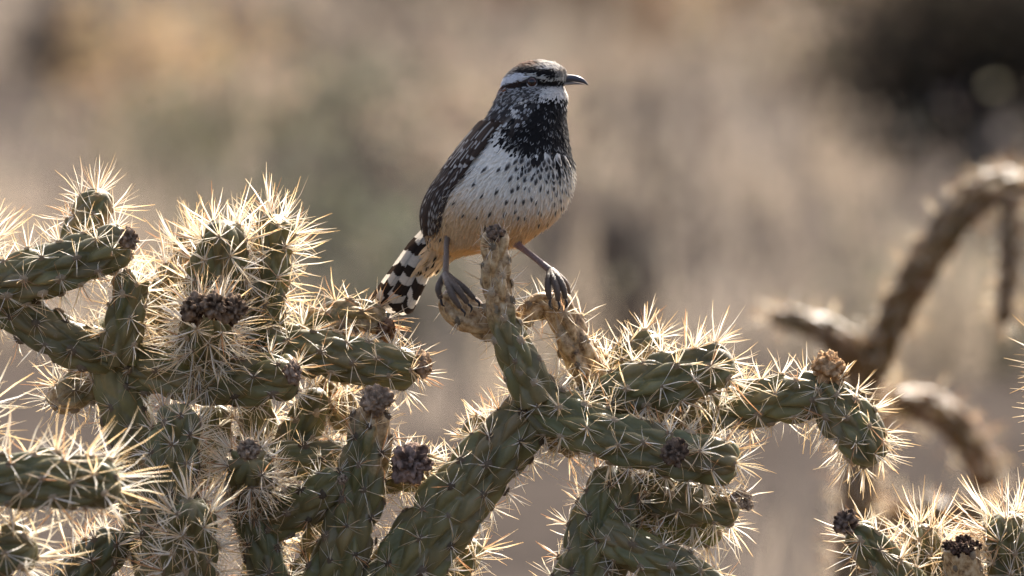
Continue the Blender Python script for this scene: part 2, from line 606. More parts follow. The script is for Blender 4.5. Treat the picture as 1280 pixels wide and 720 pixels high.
def shrub(x, y, h, rad, label, leafcol, nleaf=5000, group=None, seed=0, leaf=0.018, twig=(0.12, 0.09, 0.07), dense=1.0):
    rg = np.random.default_rng(500 + seed)
    z = float(ground_h(np.array([x]), np.array([y]))[0])
    t = thing('desert_shrub', label, 'shrub', (x, y, z), group)
    paths, tips = [], []
    for k in range(14):
        a = rg.uniform(0, 6.28)
        l = rg.uniform(0.35, 1.0)
        e = np.array([np.cos(a) * rad * l, np.sin(a) * rad * l, h * rg.uniform(0.6, 0.98) * (1.12 - 0.4 * l)])
        m = e * np.array([0.35, 0.35, 0.5]) + rg.normal(0, 0.03, 3)
        b = np.array([x, y, z - 0.03])
        paths.append((np.array([b, b + m, b + e]), 0.016 * h + 0.004, 0.003))
        for q in range(5):
            f = rg.uniform(0.45, 0.95)
            s0 = b + m * (1 - f) + e * f
            e2 = s0 + rg.normal(0, 0.16 * rad + 0.05, 3) + np.array([0, 0, 0.12 * h])
            e2[2] = max(e2[2], z + 0.08)
            paths.append((np.array([s0, (s0 + e2) / 2 + rg.normal(0, 0.015, 3), e2]), 0.005, 0.0018))
            tips += [s0 * (1 - w_) + e2 * w_ for w_ in (0.35, 0.7, 1.0)]
    tubes('branches', paths, M_TWIG, t, twig)
    tips = np.array(tips)
    c = tips[rg.integers(0, len(tips), nleaf)] + rg.normal(0, 0.05 * dense + 0.03, (nleaf, 3)) * np.array([1, 1, 0.8])
    c[:, 2] = np.maximum(c[:, 2], z + 0.02)
    d1 = unit(rg.normal(size=(nleaf, 3)))
    d2 = unit(np.cross(d1, rg.normal(size=(nleaf, 3))))
    l = leaf * rg.uniform(0.6, 1.4, (nleaf, 1))
    V = np.stack([c - d1 * l, c + d2 * l * 0.4, c + d1 * l, c - d2 * l * 0.4], 1)
    cc = np.array(leafcol)[None] * rg.uniform(0.6, 1.35, (nleaf, 1)) * (1 + rg.normal(0, 0.05, (nleaf, 3)))
    o = mesh('foliage', V, np.arange(nleaf * 4).reshape(-1, 4), None, M_LEAF, t, np.repeat(cc[:, None], 4, 1).reshape(-1, 3), smooth=False)
    o['kind'] = 'stuff'
    return t


make_ground()
make_grass()


def on_ground(px, py):
    d = FWD + ((px - 640) / 640 * TH) * RGT - ((py - 360) / 640 * TH) * UPV
    return (CAMP - d * (CAMP[2] / d[2]))[:2]


gx, gy = on_ground(1225, 285)
shrub(gx + 0.05, gy, 0.80, 0.36, 'large dark leafy shrub behind the arching blurred cholla', (0.055, 0.046, 0.034), 9000, seed=1, leaf=0.02, twig=(0.04, 0.03, 0.025), dense=1.5)
gx, gy = on_ground(1010, 120)
shrub(gx, gy, 0.4, 0.3, 'straw coloured dry bush beside the large dark shrub', (0.44, 0.33, 0.20), 3500, seed=2)
gx, gy = on_ground(710, 90)
shrub(gx, gy, 0.4, 0.25, 'russet brown dry bush on the slope behind the bird', (0.22, 0.14, 0.085), 4500, seed=3, twig=(0.12, 0.075, 0.05))
gx, gy = on_ground(290, 250)
shrub(gx, gy, 0.20, 0.2, 'low grey green bush in the dry grass behind the spiny stems', (0.17, 0.16, 0.10), 2200, seed=4)
gx, gy = on_ground(200, 175)
shrub(gx, gy, 0.34, 0.26, 'pale golden dry bush far behind the spiny stems', (0.48, 0.34, 0.19), 1500, seed=5)
gx, gy = on_ground(470, 30)
shrub(gx, gy, 0.5, 0.6, 'greyish twiggy bush behind the russet bush', (0.30, 0.255, 0.21), 3500, seed=6)


# low brush scattered through the grass
_rb = np.random.default_rng(42)
_kinds = [((0.085, 0.072, 0.063), 'low dark brown brush clump blurred in the background grass', 'dark brush clumps in the background'),
          ((0.40, 0.325, 0.245), 'low pale straw brush clump blurred in the background grass', 'pale brush clumps in the background'),
          ((0.16, 0.155, 0.11), 'low olive brush clump blurred in the background grass', 'olive brush clumps in the background')]
for q_ in range(72):
    y_ = 12.0 + 34 * (q_ + _rb.random()) / 72
    x_ = _rb.uniform(-1, 1) * ((y_ + 6) * TH * 1.25 + 0.3)
    kd = _kinds[_rb.choice(3, p=[0.42, 0.36, 0.22])]
    shrub(x_, y_, _rb.uniform(0.14, 0.32), _rb.uniform(0.10, 0.24), kd[1], kd[0], 900, group=kd[2], seed=60 + q_, leaf=0.02, twig=tuple(0.6 * v for v in kd[0]))


# ------------------------------------------------------------------ main cholla: left thicket and centre branches
gz = lambda p: (p[0], p[1], float(ground_h(np.array([p[0]]), np.array([p[1]]))[0]))
TX = P(430, 2545, 4)
cholla = thing('cholla_cactus', 'sunlit green spiny cholla cactus with many jointed stems holding the perched wren', 'cactus', gz(TX))
c = cholla
# trunk, woody, down to the ground
stem(c, [(430, 2580, 4), (424, 2000, 4), (436, 1500, 4), (425, 1060, 4)], [190, 170, 160, 130], tub=2.2, dead=(0.6, 0.45, 0.25), sp=5, sl=(20, 34), tone=TONE_OLD, res=0.4, name='trunk', taper=0.4)
G = dict(tint=(1, 1, 1))
OLD = dict(tub=1.75, sp=13, sl=(22, 38), tone=TONE_OLD, tipsp=0.4, amp=0.36, lay=0.25)
YNG = dict(tub=1.05, sp=13, sl=(28, 46))
# --- left thicket
stem(c, [(360, 1130, 5), (255, 860, 5), (196, 690, 4.5), (170, 560, 4), (146, 470, 3.5), (138, 395, 3)], [82, 78, 70, 64, 60, 54], **{**OLD, 'sp': 9, 'amp': 0.14, 'tub': 2.0})
stem(c, [(142, 447, 2.5), (95, 432, 2), (45, 405, 2), (2, 372, 2.5), (-36, 330, 3)], [46, 56, 56, 54, 50], **{**OLD, 'tub': 1.5})
stem(c, [(-26, 366, 1), (20, 350, 0.5), (85, 330, 0), (165, 303, -0.5)], [50, 60, 58, 52], **{**YNG, 'tub': 1.45, 'tipsp': 0.4, 'sp': 11})
knob(c, (160, 298, -2.0), 13, 12, (0.5, -0.8, 0.2), (0.13, 0.105, 0.09), (0.30, 0.27, 0.25), 18)
stem(c, [(88, 322, 5), (104, 290, 4.5), (130, 238, 4)], [44, 46, 40], **{**YNG, 'sl': (30, 52), 'dead': (0.25, 0.45)})
stem(c, [(148, 450, 1.5), (156, 400, 0.6), (166, 338, 0.2)], [44, 46, 38], **{**YNG, 'tub': 1.2})
stem(c, [(262, 430, 3), (268, 370, 2), (283, 278, 0)], [58, 66, 52], **{**YNG, 'tub': 1.25, 'sl': (32, 56), 'sp': 15}, thick=1.25)
stem(c, [(262, 470, 2), (258, 430, 0), (258, 392, -4)], [60, 64, 54], **{**YNG, 'sl': (32, 54), 'sp': 16})
for q, r_ in (((243, 386, -6.5), 17), ((268, 383, -7), 16), ((290, 388, -6.3), 17)):
    knob(c, q, r_, r_ * 1.15, (0.1, -0.9, 0.4), (0.040, 0.028, 0.022), (0.27, 0.235, 0.21), 22, depth=0.30)
stem(c, [(322, 478, 5), (326, 400, 4.4), (346, 268, 3.6)], [48, 54, 44], **{**YNG, 'tub': 1.2, 'sl': (32, 54), 'sp': 15}, thick=1.2)
stem(c, [(232, 380, 8), (240, 330, 8), (236, 290, 8)], [44, 46, 36], **{**YNG, 'dead': (0.3, 0.6), 'sl': (28, 48)})
stem(c, [(158, 446, 3), (205, 464, 2), (290, 476, 1), (372, 468, -0.5)], [50, 60, 60, 50], **{**OLD, 'tub': 1.6, 'tipsp': 0.9})
knob(c, (366, 466, -2.2), 14, 12, (0.8, -0.6, 0.2), (0.12, 0.09, 0.08), (0.34, 0.31, 0.30), 18)
stem(c, [(335, 432, 4), (400, 442, 3.5), (460, 454, 3), (524, 462, 2.5)], [46, 56, 54, 42], **{**YNG, 'tub': 1.35, 'tipsp': 0.3})
knob(c, (528, 457, 2.2), 15, 14, (0.9, -0.3, 0.1), (0.22, 0.17, 0.13), (0.42, 0.37, 0.33), 20)
stem(c, [(378, 425, 6), (415, 402, 5.5), (452, 394, 5.2), (482, 408, 5)], [40, 46, 40, 26], **{**YNG, 'dead': (0.4, 0.7), 'sl': (26, 46), 'tone': TONE_RED})
knob(c, (482, 412, 4.4), 13, 14, (0.6, -0.6, -0.2), (0.07, 0.045, 0.035), (0.24, 0.18, 0.15), 16)
stem(c, [(350, 900, 8), (330, 720, 8), (322, 600, 8), (320, 470, 7)], [56, 50, 46, 42], **OLD)
stem(c, [(352, 590, 6.5), (372, 545, 6), (402, 486, 5.5)], [38, 42, 36], **{**YNG, 'tub': 1.2})
stem(c, [(320, 640, 3), (313, 605, 0), (310, 578, -5)], [56, 62, 48], **{**YNG, 'sl': (26, 42), 'sp': 20, 'tone': TONE_OLD})
knob(c, (311, 562, -6.6), 14, 13, (0.05, -0.75, 0.6), (0.10, 0.085, 0.08), (0.32, 0.31, 0.30), 24)
stem(c, [(300, 980, 0), (232, 800, -2), (214, 660, -3), (216, 570, -3.5), (226, 505, -4)], [76, 72, 70, 64, 44], **{**OLD, 'tub': 1.45, 'sp': 15, 'tipsp': 1.0})
stem(c, [(335, 578, 4), (390, 575, 3.6), (448, 566, 3.2)], [42, 44, 36], **{**OLD, 'tub': 1.4})
stem(c, [(312, 665, 2), (365, 640, 1), (402, 618, 0.3), (432, 590, -0.3)], [44, 52, 50, 34], **{**OLD, 'tub': 1.4, 'tipsp': 0.1, 'sp': 10})
knob(c, (428, 600, -2.2), 6, 6, (0.4, -0.9, 0.1), (0.10, 0.08, 0.07), (0.40, 0.38, 0.36), 10)
stem(c, [(420, 1000, 3), (398, 800, 1.5), (432, 680, 0.5), (456, 580, 0), (468, 505, 0)], [78, 74, 66, 60, 46], dead=(0, 0, 0, 0.05, 0.85), **{**OLD, 'sl': (24, 44)})
knob(c, (470, 500, -1.2), 20, 19, (0.05, -0.6, 0.7), (0.16, 0.135, 0.12), (0.36, 0.33, 0.31), 24)
stem(c, [(462, 600, 2.5), (500, 590, 2.6), (546, 586, 3)], [40, 46, 40], **{**YNG, 'tub': 1.0, 'sl': (20, 34)})
knob(c, (513, 580, -1.5), 24, 22, (0.2, -0.9, 0.3), (0.07, 0.055, 0.055), (0.33, 0.29, 0.31), 28, depth=0.32)
stem(c, [(232, 800, -6), (238, 720, -7), (240, 672, -8), (243, 628, -9.5)], [60, 64, 62, 46], **{**YNG, 'tub': 1.2, 'sl': (30, 50), 'sp': 16}, thick=1.35)
stem(c, [(60, 850, 6), (95, 740, 5), (150, 664, 4)], [66, 64, 44], **{**OLD, 'tub': 1.3, 'sp': 15}, tint=(0.8, 0.88, 1.0))
stem(c, [(136, 470, 5), (105, 482, 4.6), (62, 506, 4.2)], [34, 46, 36], **{**YNG, 'dead': (0.3, 0.62), 'tipsp': 0.2})
stem(c, [(420, 900, 6), (385, 760, 6), (396, 690, 6), (410, 636, 6)], [50, 48, 44, 38], **{**OLD, 'tub': 1.4})
stem(c, [(352, 900, 3), (336, 720, 1.5), (318, 660, 1), (296, 610, 1)], [56, 50, 46, 40], **OLD, tint=(0.85, 0.92, 1.0))
stem(c, [(235, 600, 6), (262, 560, 6.4), (270, 505, 6.4)], [44, 46, 38], **YNG)
stem(c, [(190, 480, 7), (206, 400, 7), (216, 330, 7)], [40, 44, 36], **{**YNG, 'dead': (0.3, 0.5), 'sl': (28, 46)})
stem(c, [(395, 480, 7), (422, 500, 7), (440, 540, 7)], [38, 40, 34], **{**YNG, 'dead': (0.35, 0.5), 'sl': (26, 40), 'tone': TONE_RED})
stem(c, [(-60, 320, 4), (-30, 315, 3.5), (-12, 302, 3)], [42, 44, 38], **{**YNG, 'sl': (34, 56)})
# --- centre
stem(c, [(420, 1080, 4), (440, 850, 2), (492, 735, 1), (570, 628, 0.5), (640, 545, 0), (694, 480, -0.2)], [96, 88, 80, 76, 70, 56], **{**OLD, 'tub': 2.0, 'sl': (24, 42), 'sp': 15})
stem(c, [(672, 500, -1.5), (650, 452, -2), (630, 405, -2.6), (620, 345, -3), (620, 286, -3.2)], [48, 46, 38, 34, 30], dead=(0, 0, 0.15, 0.9, 0.9, 0.9), **{**YNG, 'tub': 1.3, 'sl': (20, 34), 'tipsp': 0.0, 'sp': 9, 'lay': 0.2}, thick=0.7)
knob(c, (619, 292, -3.8), 11, 11, (0, -0.5, 0.9), (0.06, 0.055, 0.055), (0.24, 0.21, 0.20), 12)
stem(c, [(742, 482, 1), (724, 440, 0.8), (705, 398, 0.4), (692, 366, 0.2)], [34, 42, 40, 34], dead=(0.8, 0.9, 0.9), **{**YNG, 'tub': 1.5, 'sl': (26, 48), 'wrinkle': 0.06, 'sp': 9})
stem(c, [(704, 392, 0.8), (676, 380, 0.6), (652, 402, 0.4), (646, 420, 0.4)], [30, 32, 26, 18], dead=(0.8, 0.8), **{**YNG, 'tub': 1.2, 'wrinkle': 0.08, 'sl': (18, 34), 'sp': 9}, tint=(0.8, 0.7, 0.6))
stem(c, [(640, 408, -1.2), (604, 402, -0.9), (574, 385, -0.7), (558, 362, -0.6)], [30, 40, 38, 26], dead=(0.85, 0.85), **{**YNG, 'tub': 1.6, 'wrinkle': 0.07, 'sl': (14, 26), 'sp': 5, 'tipsp': 0}, thick=0.7)
stem(c, [(672, 505, -1), (730, 533, -2), (800, 556, -3), (870, 572, -3.4), (926, 580, -3.6)], [50, 60, 60, 56, 44], **{**YNG, 'tub': 1.4, 'sp': 15})
knob(c, (843, 566, -6.0), 17, 15, (0, -0.9, 0.3), (0.05, 0.042, 0.04), (0.20, 0.175, 0.165), 24)
stem(c, [(716, 518, 0.5), (770, 496, 0), (840, 474, -0.6), (918, 452, -1)], [44, 58, 64, 52], **{**YNG, 'tub': 1.35, 'sl': (30, 54), 'sp': 13}, thick=1.15)
stem(c, [(720, 496, 4), (765, 468, 4), (828, 424, 4)], [42, 48, 42], **{**YNG, 'dead': (0.3, 0.4), 'sl': (24, 42)})
stem(c, [(800, 552, 2), (850, 525, 2), (930, 506, 2), (1034, 492, 2)], [40, 50, 54, 52], **{**YNG, 'tub': 1.35, 'tipsp': 0.2, 'sp': 14, 'sl': (24, 44)})
stem(c, [(1018, 480, 2), (1050, 512, 1.6), (1074, 542, 1.2), (1092, 582, 0.8)], [46, 60, 58, 40], **{**YNG, 'tub': 1.1, 'sp': 14, 'sl': (24, 42)})
knob(c, (1037, 461, 1.5), 22, 22, (0.25, -0.35, 0.9), (0.30, 0.21, 0.13), (0.58, 0.47, 0.34), 46, depth=0.34, hollow=0.35)
stem(c, [(660, 560, 3), (625, 548, 3), (578, 532, 3)], [42, 48, 40], **{**YNG, 'tub': 1.0, 'sl': (14, 26)})
stem(c, [(690, 530, 1), (708, 552, 1), (724, 566, 1)], [40, 36, 26], **{**YNG, 'dead': (0.4, 0.6), 'tone': TONE_RED, 'sl': (20, 34)})
stem(c, [(440, 1040, 4), (560, 930, 2), (680, 820, 1), (732, 730, 0.6), (756, 650, 0.4), (776, 582, 0.2)], [84, 82, 80, 78, 74, 50], dead=(0, 0, 0, 0, 0, 0.4), **{**OLD, 'tub': 1.9})
stem(c, [(772, 600, 2), (820, 618, 1.6), (870, 630, 1.2), (924, 640, 0.8)], [40, 46, 48, 38], **{**YNG, 'tub': 1.2, 'sp': 12})
for q in ((918, 622), (926, 616), (934, 622), (928, 630), (936, 632)):
    knob(c, (q[0], q[1], -0.6), 6, 6, (0.6, -0.5, 0.3), (0.20, 0.18, 0.16), (0.5, 0.47, 0.44), 8)
stem(c, [(770, 632, 3), (830, 652, 3), (906, 664, 3)], [40, 46, 36], **{**YNG, 'tub': 1.2, 'sp': 11}, tint=(1.35, 1.35, 0.9))
stem(c, [(752, 664, -1), (800, 690, -1.4), (860, 716, -1.8), (905, 742, -2)], [44, 50, 46, 34], **{**YNG, 'tub': 1.4, 'sp': 10, 'tipsp': 0.2})
stem(c, [(500, 760, 2), (545, 735, 4.5), (572, 708, 5.6), (590, 672, 6)], [38, 42, 42, 34], **{**YNG, 'tub': 1.2})

# ------------------------------------------------------------------ near cholla at the left edge (soft, close to the lens)
fx = P(-170, 2460, -19)
fore = thing('cholla_cactus', 'out of focus spiny cholla joints in front of the main thicket', 'cactus', gz(fx))
c = fore
stem(c, [(-170, 2500, -19), (-165, 1700, -19), (-175, 1100, -20), (-160, 760, -21)], [150, 130, 110, 90], tub=2, dead=(0.6, 0.2), sp=5, tone=TONE_OLD, res=0.4, name='trunk')
NEAR = dict(tub=1.5, sl=(36, 62), sp=8)
stem(c, [(-165, 790, -21), (-110, 660, -21), (-40, 610, -22), (50, 600, -23), (150, 606, -24)], [80, 76, 68, 66, 54], **NEAR, thick=1.45)
stem(c, [(-160, 800, -20), (-90, 720, -20), (-20, 695, -20.5), (46, 680, -21)], [70, 66, 64, 52], **NEAR, thick=1.4)
stem(c, [(-170, 800, -17), (-120, 640, -16), (-60, 545, -15), (-12, 508, -14)], [66, 62, 56, 46], **NEAR, thick=1.35)

# ------------------------------------------------------------------ right cholla in the lower corner
rx = P(1330, 2560, 8)
right = thing('cholla_cactus', 'spiny cholla with a tan broken stump among its upright tips', 'cactus', gz(rx))
c = right
stem(c, [(1330, 2600, 8), (1322, 1900, 8), (1335, 1300, 7), (1300, 960, 6)], [160, 140, 120, 100], tub=2, dead=(0.6, 0.2), sp=5, tone=TONE_OLD, res=0.4, name='trunk')
stem(c, [(1300, 1000, 6), (1230, 860, 4), (1160, 770, 2), (1110, 712, 1), (1066, 658, 0)], [66, 62, 58, 52, 36], **{**YNG, 'tub': 1.45, 'tipsp': 0.2})
knob(c, (1057, 653, -0.5), 15, 14, (-0.7, -0.5, 0.5), (0.06, 0.05, 0.05), (0.27, 0.24, 0.24), 16)
stem(c, [(1260, 900, 6), (1190, 790, 5), (1160, 720, 4.5), (1150, 655, 4)], [56, 52, 50, 42], **{**YNG, 'sl': (32, 54), 'sp': 16})
stem(c, [(1270, 900, 2), (1230, 800, 0), (1208, 730, -1), (1202, 684, -1.5)], [54, 50, 47, 46], dead=(0.2, 0.7, 0.95, 0.95), **{**YNG, 'sp': 3, 'wrinkle': 0.05, 'amp': 0.06, 'sl': (14, 26), 'tipsp': 0}, open_tip=True)
for q, r_ in (((1188, 684, -1.6), 8), ((1204, 679, -0.9), 10), ((1217, 684, -1.6), 8), ((1197, 688, -2.4), 8), ((1209, 687, -2.4), 8)):
    knob(c, q, r_, r_, (0, -0.5, 0.9), (0.022, 0.017, 0.016), (0.13, 0.10, 0.095), 16, depth=0.4, name='charred_rim')
stem(c, [(1310, 900, 3), (1290, 790, 2), (1268, 720, 1.5), (1256, 640, 1)], [70, 66, 62, 52], **{**YNG, 'sl': (34, 60), 'sp': 16}, thick=1.2)
stem(c, [(1200, 800, 5), (1190, 740, 4), (1195, 690, 4)], [50, 48, 40], **{**YNG, 'sl': (28, 46)})
stem(c, [(1320, 900, 5), (1370, 700, 3), (1362, 560, 2), (1344, 490, 1), (1334, 430, 1)], [66, 60, 56, 52, 44], **{**YNG, 'sl': (34, 60), 'sp': 15}, thick=1.2)
stem(c, [(1362, 570, 2), (1345, 550, 1), (1326, 524, 0)], [44, 46, 38], **{**YNG, 'sl': (30, 52)})

# ------------------------------------------------------------------ arching cholla farther back (blurred)
bx_ = P(1066, 1960, 235)
back = thing('cholla_cactus', 'blurred brownish cholla with arching stems standing behind the others', 'cactus', gz(bx_))
c = back
BK = dict(tub=1.8, sp=9, sl=(28, 48), res=0.6, tone=TONE_RED, thick=1.0, amp=0.30, tint=(1.0, 0.62, 0.45))
stem(c, [(1066, 2080, 235), (1072, 1500, 235), (1062, 1000, 235), (1068, 720, 235), (1076, 560, 235), (1078, 470, 235)], [90, 74, 60, 46, 42, 40], dead=(0.5, 0.2, 0.2), name='trunk', **BK)
stem(c, [(1078, 490, 235), (1112, 410, 233), (1162, 318, 231), (1215, 250, 231), (1262, 232, 233), (1310, 262, 235)], [38, 42, 44, 42, 40, 34], dead=(0.35, 0.3), **BK)
stem(c, [(1262, 245, 231), (1262, 320, 230), (1254, 405, 230)], [24, 27, 22], dead=(0.3, 0.3), **{**BK, 'tub': 1.1, 'sl': (26, 40)})
stem(c, [(1080, 490, 235), (1060, 440, 233), (1030, 412, 233), (962, 394, 233)], [40, 42, 34, 24], dead=(0.15, 0.25), **{**BK, 'sp': 7})
stem(c, [(1078, 540, 237), (1120, 508, 237), (1170, 512, 238), (1215, 556, 239), (1234, 612, 239)], [34, 36, 42, 42, 34], dead=(0.2, 0.25), **BK)
stem(c, [(1072, 670, 237), (1130, 642, 237), (1190, 645, 237), (1240, 652, 237)], [32, 36, 36, 30], dead=(0.25, 0.2), **BK)

# ------------------------------------------------------------------ the wren
BD = 1.2                                              # its middle stands this many cm beyond the focus plane
ROW = np.array([[75.6, 668, 676], [77, 660, 683], [80, 650, 696], [84, 643, 703], [90, 636, 709], [95, 631, 710], [100, 628, 708], [106, 626, 705],
                [110, 625, 705], [116, 622, 709], [122, 620, 710], [135, 612, 710], [147, 605, 710], [160, 593, 711], [175, 581, 713],
                [187, 572, 715], [200, 563, 717], [215, 553, 718], [225, 546, 718], [232, 541, 717], [240, 535, 715], [252, 529, 711],
                [262, 526, 706], [272, 525, 698], [280, 526, 690], [288, 527, 679], [295, 529, 669], [302, 531, 660], [308, 533, 648],
                [313, 536, 622], [318, 539, 584], [324, 542, 566], [330, 544, 557]], float)
ROW[:, 1] += 2.0
ROW[:, 2] -= 2.0
BF = P(628, 398, 0)
wren = thing('cactus_wren', 'speckled cactus wren with black throat and barred tail perched on dry cholla tips', 'bird', BF)


def sstep(a, b, x):
    x = np.clip((x - a) / (b - a), 0, 1)
    return x * x * (3 - 2 * x)


_ky = np.linspace(75.6, 330, 400)
_kl = np.interp(_ky, ROW[:, 0], ROW[:, 1])
_kr = np.interp(_ky, ROW[:, 0], ROW[:, 2])
_ker = np.ones(9) / 9
_kl = np.convolve(np.pad(_kl, 4, 'edge'), _ker, 'valid')
_kr = np.convolve(np.pad(_kr, 4, 'edge'), _ker, 'valid')
_kl[:8] = np.interp(_ky[:8], ROW[:, 0], ROW[:, 1])
_kr[:8] = np.interp(_ky[:8], ROW[:, 0], ROW[:, 2])


def body_par(y):
    l = np.interp(y, _ky, _kl)
    r = np.interp(y, _ky, _kr)
    cx, W = (l + r) / 2, (r - l) / 2
    al = np.radians(10 + 28 * sstep(105, 165, y))
    asp = 0.80 - 0.04 * sstep(110, 180, y)
    a = W / np.sqrt(np.cos(al) ** 2 + asp ** 2 * np.sin(al) ** 2)
    dc = -(cx - 640) * 0.55
    return cx, dc, a, a * asp, al


def body_pt(y, ph, off=0.0):
    """point on the bird: height row y, angle ph round it (0 = breast midline, + = its right flank)"""
    cx, dc, a, b, al = body_par(y)
    u, v = (a + off) * np.cos(ph), (b + off) * np.sin(ph)
    px = cx + u * np.cos(al) - v * np.sin(al)
    dd = dc - u * np.sin(al) - v * np.cos(al)
    return P(px, y, BD + dd * PXM * 100)


def plumage(y, ph):
    """colour of the plumage and how likely a dark-tipped or pale-edged feather is, by place on the bird"""
    cx, dc, a, b, al = body_par(y)
    X = cx + a * np.cos(ph)                                   # along the bird's own length
    ap = np.abs(ph)
    n = len(y)
    white = np.array([0.84, 0.77, 0.65])
    buff = np.array([0.66, 0.45, 0.24])
    black = np.array([0.013, 0.011, 0.010])
    brown = np.array([0.085, 0.052, 0.034])
    rust = np.array([0.23, 0.085, 0.035])
    grey = np.array([0.30, 0.28, 0.26])
    bf = sstep(228, 290, y + 18 * sstep(0.6, 2.0, ap))[:, None]
    col = white * (1 - bf) + buff * bf
    spot = 0 * y
    # black bib
    edge = 1.45 - 0.75 * sstep(165, 208, y)
    bib = sstep(120, 126, y) * (1 - sstep(190, 214, y)) * (1 - sstep(edge - 0.25, edge + 0.25, ap))
    col = col * (1 - bib[:, None]) + black * bib[:, None]
    # side of the neck and back
    bk = sstep(1.35 + 0.35 * sstep(150, 230, y), 1.6 + 0.35 * sstep(150, 230, y), ap) * sstep(116, 130, y) * (1 - sstep(285, 298, y))
    bk = np.maximum(bk, sstep(0.95, 1.2, ap) * sstep(118, 126, y) * (1 - sstep(140, 172, y)))
    col = col * (1 - bk[:, None]) + (brown * sstep(130, 175, y)[:, None] + np.array([0.05, 0.045, 0.042]) * (1 - sstep(130, 175, y)[:, None])) * bk[:, None]
    # ---- head, drawn along the bird's own length (X) and height (y)
    hd = y < 122 + 9 * (1 - sstep(640, 684, X))

    def band(x0, y0, x1, y1, w0, w1):
        t = np.clip((X - x0) / (x1 - x0), 0, 1)
        yc = y0 + (y1 - y0) * t
        ww = w0 + (w1 - w0) * t
        return (1 - sstep(ww * 0.8, ww * 1.25, np.abs(y - yc))) * (X > min(x0, x1) - 2) * (X < max(x0, x1) + 2)

    def put(m, c_):
        nonlocal col
        m = (m * hd)[:, None]
        col = col * (1 - m) + np.asarray(c_) * m

    put(np.ones(n), np.array([0.21, 0.19, 0.17]))
    put(1 - sstep(84, 90, y + (X - 668) * -0.10), [0.22, 0.165, 0.12])                     # crown
    put((1 - sstep(80, 84, y)) * (X < 674), [0.17, 0.085, 0.05])
    put((1 - sstep(86, 92, y)) * sstep(672, 690, X), [0.55, 0.51, 0.46])  # forehead: brown crown painted pale, the sun's glare put into its colour
    put(band(624, 104, 668, 92.5, 6.5, 5.5), [0.72, 0.71, 0.70])                             # brow
    put(band(668, 93.5, 712, 98, 4.2, 3.0), [0.56, 0.53, 0.46])
    put(band(646, 88.5, 704, 95.0, 1.0, 2.0) * (X < 700), [0.012, 0.010, 0.010])             # line above the brow
    put(band(655, 86.5, 696, 91.5, 2.6, 2.8), [0.012, 0.010, 0.010])
    put(band(622, 112, 668, 103, 4.2, 4.2), [0.045, 0.024, 0.016])                           # eye line
    put(band(618, 115, 634, 111, 5.0, 4.0), rust)
    put(band(664, 103, 712, 102, 5.0, 2.6), [0.018, 0.014, 0.012])
    put(sstep(106, 110, y) * (X > 686) * (1 - sstep(121, 124, y)), [0.72, 0.68, 0.62])       # chin
    put(band(646, 113.5, 684, 109.5, 1.2, 1.4), [0.40, 0.38, 0.36])
    return np.clip(col, 0.004, 1), spot * (1 - bib) * (1 - bk) * (~hd), bib * (~hd), bk * (~hd), hd


